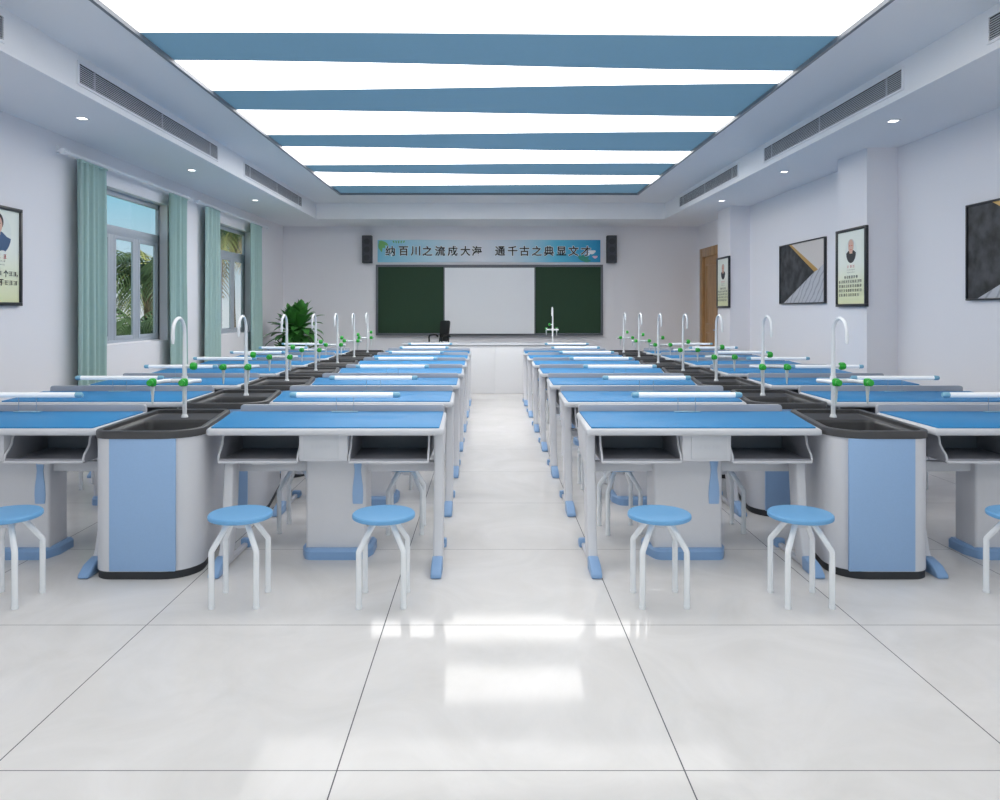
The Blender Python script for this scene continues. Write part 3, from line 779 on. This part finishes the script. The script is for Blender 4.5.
def make_faucet(parent, fx, fy, z0, O, turn=1):
    """tall lab swan-neck with two side taps. turn=+1: spout toward -Y"""
    r = .0108; zt = z0+.525; R = .088
    path = [(fx, fy, z0), (fx, fy, z0+.3), (fx, fy, zt)]
    for i in range(1, 15):
        a = PI*i/14; path.append((fx, fy-turn*(R-R*math.cos(a)), zt+R*math.sin(a)))
    path += [(fx, fy-turn*2*R, zt-.03), (fx, fy-turn*2*R, zt-.065)]
    rs = [.0135, .0135]+[r]*(len(path)-4)+[.0115, .008]
    b = MB(); b.tube(path, rs, 12)
    b.lathe([(.021, 0), (.021, .006), (.018, .012), (.0145, .02), (.0135, .022)], (fx, fy, z0), 18)
    zc = z0+.226                                    # cross bar
    b.tube([(fx-.098, fy, zc), (fx+.098, fy, zc)], .0135, 12)
    b.lathe([(.0175, -.03), (.019, -.02), (.019, .02), (.0175, .03)], (fx, fy, zc), 14)
    for sg in (-1, 1):
        b.tube([(fx+sg*.0925, fy, zc), (fx+sg*.0925, fy-turn*.10, zc+.006), (fx+sg*.0925, fy-turn*.235, zc+.010)], [.0135, .012, .0135], 12)
    b.tube([(fx, fy, zc+.09), (fx+turn*.035, fy, zc+.09)], .010, 10)
    f = b.build('faucet', M['tube'], parent, O)
    ks = []
    for sg in (-1, 1):
        b = MB(); b.lathe([(.014, -.022), (.021, -.018), (.0235, -.004), (.0235, .010), (.019, .020), (.011, .024)], (fx+sg*.0925, fy-turn*.24, zc+.012), 8, 'z')
        b.lathe([(.008, 0), (.018, .003), (.020, .012), (.020, .022), (.015, .026)] if turn < 0 else [(.008, 0), (.018, -.003), (.020, -.012), (.020, -.022), (.015, -.026)], (fx+sg*.0925, fy-turn*.258, zc+.012), 8, 'y')
        b.build('valve_knob', M['green'], f, O)
        b = MB(); b.lathe([(.012, -.012), (.012, -.03), (.009, -.045), (.010, -.052), (.007, -.068), (.008, -.074), (.0045, -.115)], (fx+sg*.0925, fy-turn*.24, zc), 12, 'z'); b.build('nozzle', M['nozzle'], f, O)
    b = MB(); pr = [(.010, .036), (.020, .038), (.0235, .045), (.0235, .064), (.019, .073), (.010, .076)]
    b.lathe([(a, turn*h) for a, h in pr], (fx, fy, zc+.09), 8, 'x'); b.build('valve_knob', M['green'], f, O)
    return f
def make_sink(s, xo, label):
    t = thing('sink_cabinet', (xo, 4.4, 0), label, 'sink', 'black-topped sink cabinets between the desks')
    O = (xo, 4.4, 0)
    base = [(-2.088, 4.0), (-1.522, 4.0), (-1.655, 4.90), (-2.125, 4.90)] if s > 0 else [(1.816, 4.0), (2.352, 4.0), (2.40, 4.90), (1.955, 4.90)]
    rad = [.11, .17, .06, .06] if s > 0 else [.17, .11, .06, .06]
    body = rpoly(base, rad, 8)
    b = MB(); b.loft([[(x, y, z) for x, y in body] for z in (.042, .745)], True, False); b.build('cabinet', M['white'], t, O)
    pl = inset(body, .004)
    b = MB(); b.prism_z(pl, 0, .044); b.build('plinth', M['black'], t, O)
    pc = -1.814 if s > 0 else 2.079
    b = MB(); b.prism_y(rpoly([(pc-.174, .045), (pc+.174, .045), (pc+.174, .742), (pc-.174, .742)], .003, 2), 3.996, 4.01); b.build('front_panel', M['panel'], t, O, .0012)
    # moulded black top: rim, sunk deck, basin
    outer = inset(body, -.008); rim1 = inset(body, .026)
    N = len(body)
    basin = rpoly([(-2.055, 4.055), (-1.575, 4.055), (-1.655, 4.615), (-2.075, 4.615)] if s > 0 else [(1.87, 4.055), (2.315, 4.055), (2.345, 4.615), (1.945, 4.615)], rad, 8)
    basin = inset(basin, .012)
    floor_ = inset(basin, .03)
    def Z(l, z): return [(x, y, z) for x, y in l]
    loops = [Z(inset(outer, .01), .742), Z(outer, .742), Z(outer, .772), Z(inset(outer, .003), .780), Z(inset(outer, .010), .783), Z(inset(rim1, -.008), .783), Z(inset(rim1, -.001), .780), Z(rim1, .760), Z(inset(rim1, .004), .757),
             Z(inset(basin, -.006), .757), Z(basin, .752), Z(inset(basin, .004), .735), Z(inset(basin, .022), .52), Z(floor_, .505), Z(inset(basin, .06), .50)]
    b = MB(); b.loft(loops, False, True); b.build('sink_top', M['basin'], t, O, angle=40)
    b = MB(); cx = sum(p[0] for p in basin)/N; cy = sum(p[1] for p in basin)/N
    b.lathe([(.035, 0), (.035, .004), (.02, .005), (.018, .002)], (cx, cy, .4995), 16); b.build('drain', M['steel'], t, O)
    fx = -1.870 if s > 0 else 2.141
    make_faucet(t, fx, 4.70, .757, O)
    return t
def make_stool(label):
    t = thing('round_stool', (0, 0, 0), label, 'stool', 'blue round stools at the lab desks')
    R = .1535
    b = MB(); b.lathe([(.02, .405), (R-.008, .405), (R-.001, .409), (R, .416), (R-.001, .424), (R-.006, .429), (R-.02, .4305), (.02, .431)], (0, 0, 0), 40)
    b.build('seat', M['seat'], t)
    b = MB(); b.lathe([(.03, .36), (.034, .362), (.034, .396), (.075, .398), (.075, .406)], (0, 0, 0), 20); b.build('seat_hub', M['white'], t)
    for k in range(4):
        a = PI/4+k*PI/2; c, sn = math.cos(a), math.sin(a); rr = .150
        pts = [(r*c, r*sn, z) for r, z in ((.028, .396), (.06, .386), (.076, .370), (rr-.004, .276), (rr, .268), (rr, .258), (rr, .006))]
        b = MB(); b.tube(pts, .0142, 12)
        leg = b.build('leg', M['tube'], t)
        b = MB(); b.lathe([(.015, 0), (.0158, .003), (.0158, .014), (.0145, .015)], (rr*c, rr*sn, 0), 12); b.build('foot_tip', M['tube'], leg)
    return t
COLS = [('window-wall desk', -2.83, 1), ('window-side aisle desk', -.93, 1), ('door-side aisle desk', 1.24, -1), ('picture-wall desk', 3.14, -1)]
desk_proto = {}; lamp_proto = None; stool_proto = None; sink_proto = {}
LAMPX = [-2.89, -.893, 1.256, 3.21]
STOOLS = [((-2.345, 'sink end'), (-3.10, 'window end')), ((-1.206, 'sink end'), (-.505, 'aisle end')), ((.843, 'aisle end'), (1.534, 'sink end')), ((2.62, 'sink end'), (3.36, 'wall end'))]
for r in range(7):
    y = r*PITCH; o_ = ORD[r]+' row from the blackboard'
    for c, (cn, x0, s) in enumerate(COLS):
        lab = 'blue-topped white lab desk, the '+cn+' in the '+o_
        if c not in desk_proto: d = desk_proto[c] = make_desk(s, x0, lab, c)
        else: d = copy_tree(desk_proto[c]); d['label'] = lab
        d.location = (x0, 4.4+y, 0)
        lab = 'white tube lamp standing on the '+cn+' in the '+o_
        if lamp_proto is None: l = lamp_proto = make_lamp(LAMPX[c], lab)
        else: l = copy_tree(lamp_proto); l['label'] = lab
        l.location = (LAMPX[c], 4.78+y, .7795)
        for sx, en in STOOLS[c]:
            lab = 'round blue stool, %s of the %s, %s' % (en, cn, o_)
            if stool_proto is None: st = stool_proto = make_stool(lab)
            else: st = copy_tree(stool_proto); st['label'] = lab
            j = random.Random(r*17+c*5+int(sx*100))
            dx, dy, rz = (0, 0, -.04 if sx < -2 else .02) if r == 0 else (j.uniform(-.02, .02), j.uniform(-.02, .02), j.uniform(-.12, .12))
            st.location = (sx+dx, 3.72+y+dy, 0); st.rotation_euler = (0, 0, rz)
    for s, xo, side in ((1, -1.85, 'window-side'), (-1, 2.16, 'door-side')):
        lab = 'black-topped sink cabinet with blue front, %s block, %s' % (side, o_)
        if s not in sink_proto: k = sink_proto[s] = make_sink(s, xo, lab)
        else: k = copy_tree(sink_proto[s]); k['label'] = lab
        k.location = (xo, 4.4+y, 0)

# teacher's bench with its own faucet
BX0, BX1, BY0, BY1 = -1.45, 1.72, 12.86, 13.50
L0 = ((BX0+BX1)/2, (BY0+BY1)/2, 0)
t = thing('teacher_bench', L0, 'long pale demonstration bench before the blackboard, with a tall faucet', 'bench')
box('carcass', M['bench'], BX0+.03, BX1-.03, BY0+.02, BY1-.02, .06, .815, t, .004, L0)
box('plinth', M['bench'], BX0+.03, BX1-.03, BY0+.02, BY1-.02, 0, .062, t, 0, L0)
box('bench_top', M['benchtop'], BX0, BX1, BY0-.01, BY1, .822, .852, t, .006, L0)
box('shadow_gap', M['shadow_line'], BX0+.035, BX1-.035, BY0+.03, BY1-.03, .814, .823, t, 0, L0)  # grey strip paints in the shadow line below the top
for k in range(4):
    a = BX0+.05+k*(BX1-BX0-.1)/4; c = a+(BX1-BX0-.1)/4-.002
    box('front_panel', M['bench'], a, c, BY0+.012, BY0+.03, .01, .81, t, .003, L0)
box('basin_rim', M['white'], .93, 1.37, BY0+.1, BY0+.5, .848, .858, t, .004, L0)
make_faucet(t, 1.146, BY0+.40, .852, L0, -1)

# black chair behind the bench
def make_chair(x, y, rz):
    t = thing('tall_chair', (x, y, 0), 'black high-backed chair with arms behind the demonstration bench', 'chair', None, rz)
    w = .125
    b = MB(); b.loft([[(px, py, z) for px, py in rpoly([(-w, -.17), (w, -.17), (w, .17), (-w, .17)], .05, 5)] for z in (.68, .72)]); b.build('seat', M['chair'], t, (0, 0, 0), .01)
    b = MB(); pr = [(.15, .86), (.175, .86), (.235, 1.24), (.215, 1.245)]
    prx = rpoly([(-w+.03, .84), (w-.03, .84), (w-.02, 1.225), (-w+.02, 1.225)], .04, 5)
    b.loft([[(px, .15+(pz-.84)*.15+d+.25*px*px*-1, pz) for px, pz in prx] for d in (0, .03)]); b.build('backrest', M['chair'], t, (0, 0, 0), .006)
    b = MB()
    for sx in (-.1, .1): b.tube([(sx, .15, .70), (sx, .165, .80), (sx, .175, .90)], .012, 8)
    b.build('back_support', M['chair'], t)
    for sx in (-1, 1):
        b = MB(); b.tube([(sx*w*1.05, -.12, .70), (sx*w*1.1, -.13, .93), (sx*w*1.1, -.10, .955), (sx*w*1.1, .10, .965), (sx*w*1.05, .16, .93)], .016, 8); b.build('armrest', M['chair'], t)
        for sy in (-1, 1):
            b = MB(); b.tube([(sx*(w-.03), sy*.13, .69), (sx*(w+.02), sy*.19, 0.0)], [.016, .012], 8); b.build('leg', M['chair'], t)
    b = MB(); b.tube([(-w, -.16, .3), (w, -.16, .3)], .01, 8); b.build('footrest', M['chair'], t)
make_chair(-.88, 13.98, -.5)

# plant in the corner
def make_plant(x, y):
    t = thing('potted_dracaena', (x, y, 0), 'bushy green potted plant with long pointed leaves in the far corner', 'plant')
    b = MB(); b.lathe([(.14, 0), (.15, .01), (.2, .40), (.215, .42), (.215, .45), (.195, .45), (.19, .40)], (0, 0, 0), 28); b.build('pot', M['pot'], t)
    b = MB(); b.lathe([(.192, .39), (.192, .405), (.05, .415)], (0, 0, 0), 20); b.build('soil', M['soil'], t)
    b = MB(); canes = [(-.04, .03, 1.08), (.12, .0, 1.18), (.0, -.06, .62), (-.1, -.02, .55), (.1, -.04, .68)]
    for cx, cy, ch in canes: b.tube([(cx*.6, cy*.6, .39), (cx, cy, ch)], [.022, .018], 8)
    b.build('cane', M['stem'], t)
    b = MB()
    R = random.Random(3)
    for ci, (cx, cy, ch) in enumerate(canes):
        n = 44 if ci < 2 else 20
        for k in range(n):
            a = k*2.399+ci; f = k/n
            z0 = ch-.22+.28*f; L = (.55-.16*f)*R.uniform(.85, 1.1); el = .1+1.4*f**.7+R.uniform(-.15, .15)
            droop = .75*(1-f)+.08; W = .056*R.uniform(.85, 1.15)
            d = Vector((math.cos(a), math.sin(a), 0)); sd = Vector((-math.sin(a), math.cos(a), 0))
            p = Vector((cx, cy, z0)); e = el; pts = []; m = 7
            for i in range(m+1):
                u = i/m; ww = W*(.45+2.6*u*(1-u)**.8) if u < 1 else .001
                cv = .25*ww
                pts.append((p+sd*ww+Vector((0, 0, cv)), p.copy(), p-sd*ww+Vector((0, 0, cv))))
                p = p+(d*math.cos(e)+Vector((0, 0, math.sin(e))))*L/m; e -= droop*2.0/m
            vs = [q for tri in pts for q in tri]+[q-Vector((0, 0, .002)) for tri in pts for q in tri]; o = 3*(m+1); fs = []
            for i in range(m):
                for j in (0, 1):
                    fs.append((3*i+j, 3*i+j+1, 3*i+j+4, 3*i+j+3)); fs.append((o+3*i+j, o+3*i+j+3, o+3*i+j+4, o+3*i+j+1))
                fs.append((3*i, 3*i+3, o+3*i+3, o+3*i)); fs.append((3*i+2, o+3*i+2, o+3*i+5, 3*i+5))
            b.add(vs, fs)
    b.build('foliage', M['leaf'], t, angle=60)
make_plant(-3.42, 13.45)

# ------------------------------------------------------------------ outside: ground and palms
structure(box('ground', M['ground'], -60, -4.6, -20, 60, -3.7, -3.5))
def palm(x, y, zc, label, seed, n=26, L0=2.6, mats=('palm1', 'palm2', 'palm3'), tr=1):
    t = thing('palm_tree', (x, y, -3.5), label, 'palm tree', 'palm trees outside the windows'); R = random.Random(seed)
    b = MB(); h = zc+3.5; pts = []; rs = []
    for i in range(15):
        u = i/14; pts.append((.25*math.sin(u*2+seed), .2*math.sin(u*1.5), h*u)); rs.append(tr*(.2-.07*u)*(1.06 if i % 2 else .96))
    b.tube(pts, rs, 12); b.build('trunk', M['bark'], t)
    top = Vector(pts[-1])
    groups = {0: MB(), 1: MB(), 2: MB()}
    for k in range(n):
        a = k*2.399+R.uniform(-.2, .2); f = k/n
        el = 1.25-1.75*f+R.uniform(-.15, .15); L = L0*R.uniform(.8, 1.1); dr = 1.5+.7*R.random()
        g = 2 if f > .78 else (1 if R.random() < .2 else 0)
        mb = groups[g]
        d = Vector((math.cos(a), math.sin(a), 0)); sd = Vector((-math.sin(a), math.cos(a), 0)); p = top.copy(); e = el; m = 18
        spine = []
        for i in range(m+1):
            spine.append((p.copy(), (d*math.cos(e)+Vector((0, 0, math.sin(e))))))
            p = p+spine[-1][1]*L/m; e -= dr/m
        mb.tube([q[0] for q in spine], [max(.004, .020-.001*i) for i in range(m+1)], 5)
        for i in range(1, m):
            for h2 in range(1):
                u = i/m; c = spine[i][0]; tg = spine[i][1]
                ll = L*.30*math.sin(PI*min(1, u*.9+.12))**.7*R.uniform(.85, 1.1)
                for sg in (-1, 1):
                    v = (sd*sg*.8+tg*.55+Vector((0, 0, -.35-.35*R.random()))).normalized()
                    wv = tg*.017
                    mid = c+v*ll*.55; tip = c+v*ll+Vector((0, 0, -.22*ll))
                    nn = Vector((0, 0, .004))
                    vs = [c-wv, c+wv, mid+wv*.9, tip, mid-wv*.9]
                    mb.add(vs+[q+nn for q in vs], [(0, 1, 2, 3, 4), (9, 8, 7, 6, 5), (0, 5, 6, 1), (1, 6, 7, 2), (2, 7, 8, 3), (3, 8, 9, 4), (4, 9, 5, 0)])
    for g in groups:
        if groups[g].v: groups[g].build('fronds', M[mats[g]], t, smooth=False)
palm(-7.45, 16.4, 2.2, 'palm tree with pale drooping fronds seen through the near window', 1, 30, 1.7, ('palm1', 'palm2', 'palm2'))
palm(-7.0, 14.5, .95, 'dark green low palm tree before the pale one, through the near window', 5, 34, 1.3, ('palm1', 'palm1', 'palm1'))
palm(-6.06, 18.6, 3.35, 'tall palm tree with hanging dry fronds seen through the far window', 9, 38, 1.9, ('palm1', 'palm2', 'palm3'), .36)

# ------------------------------------------------------------------ sky, sun
w = bpy.data.worlds.new('sky'); SC.world = w; w.use_nodes = True
nt = w.node_tree; N = nt.nodes; L = nt.links; bg = N['Background']
tc = N.new('ShaderNodeTexCoord'); sp = N.new('ShaderNodeSeparateXYZ'); L.new(tc.outputs['Generated'], sp.inputs[0])
cr = N.new('ShaderNodeValToRGB'); e = cr.color_ramp.elements
e[0].position = .0; e[0].color = rgb(232, 236, 240); e[1].position = .6; e[1].color = rgb(226, 234, 240)
q = e.new(.06); q.color = rgb(204, 226, 238); q = e.new(.14); q.color = rgb(150, 208, 230); q = e.new(.30); q.color = rgb(140, 204, 232)
L.new(sp.outputs['Z'], cr.inputs[0]); L.new(cr.outputs[0], bg.inputs['Color']); bg.inputs['Strength'].default_value = .60
sun = bpy.data.lights.new('sun', 'SUN'); sun.energy = 4.0; sun.angle = .02; sun.color = (1, .94, .84)
so = bpy.data.objects.new('sun', sun); COL.objects.link(so); so.rotation_euler = Vector((-.12, .75, -.66)).to_track_quat('-Z', 'Y').to_euler()

# ------------------------------------------------------------------ camera, view
cam = bpy.data.cameras.new('camera'); co = bpy.data.objects.new('camera', cam); COL.objects.link(co)
co.location = (0, 0, 1.42); co.rotation_euler = (PI/2, 0, 0)
cam.sensor_fit = 'HORIZONTAL'; cam.sensor_width = 36; cam.lens = 27.36; cam.shift_x = .013; cam.shift_y = -.09; cam.clip_start = .05; cam.clip_end = 300
SC.camera = co
SC.view_settings.view_transform = 'Standard'; SC.view_settings.look = 'None'; SC.view_settings.gamma = 1; SC.view_settings.use_curve_mapping = False
SC.view_settings.exposure = 0.75
SC.cycles.use_denoising = True
SC.cycles.max_bounces = 12; SC.cycles.diffuse_bounces = 8; SC.cycles.glossy_bounces = 5; SC.cycles.transparent_max_bounces = 8
SC.cycles.caustics_reflective = False; SC.cycles.caustics_refractive = False
SC.cycles.sample_clamp_indirect = 5
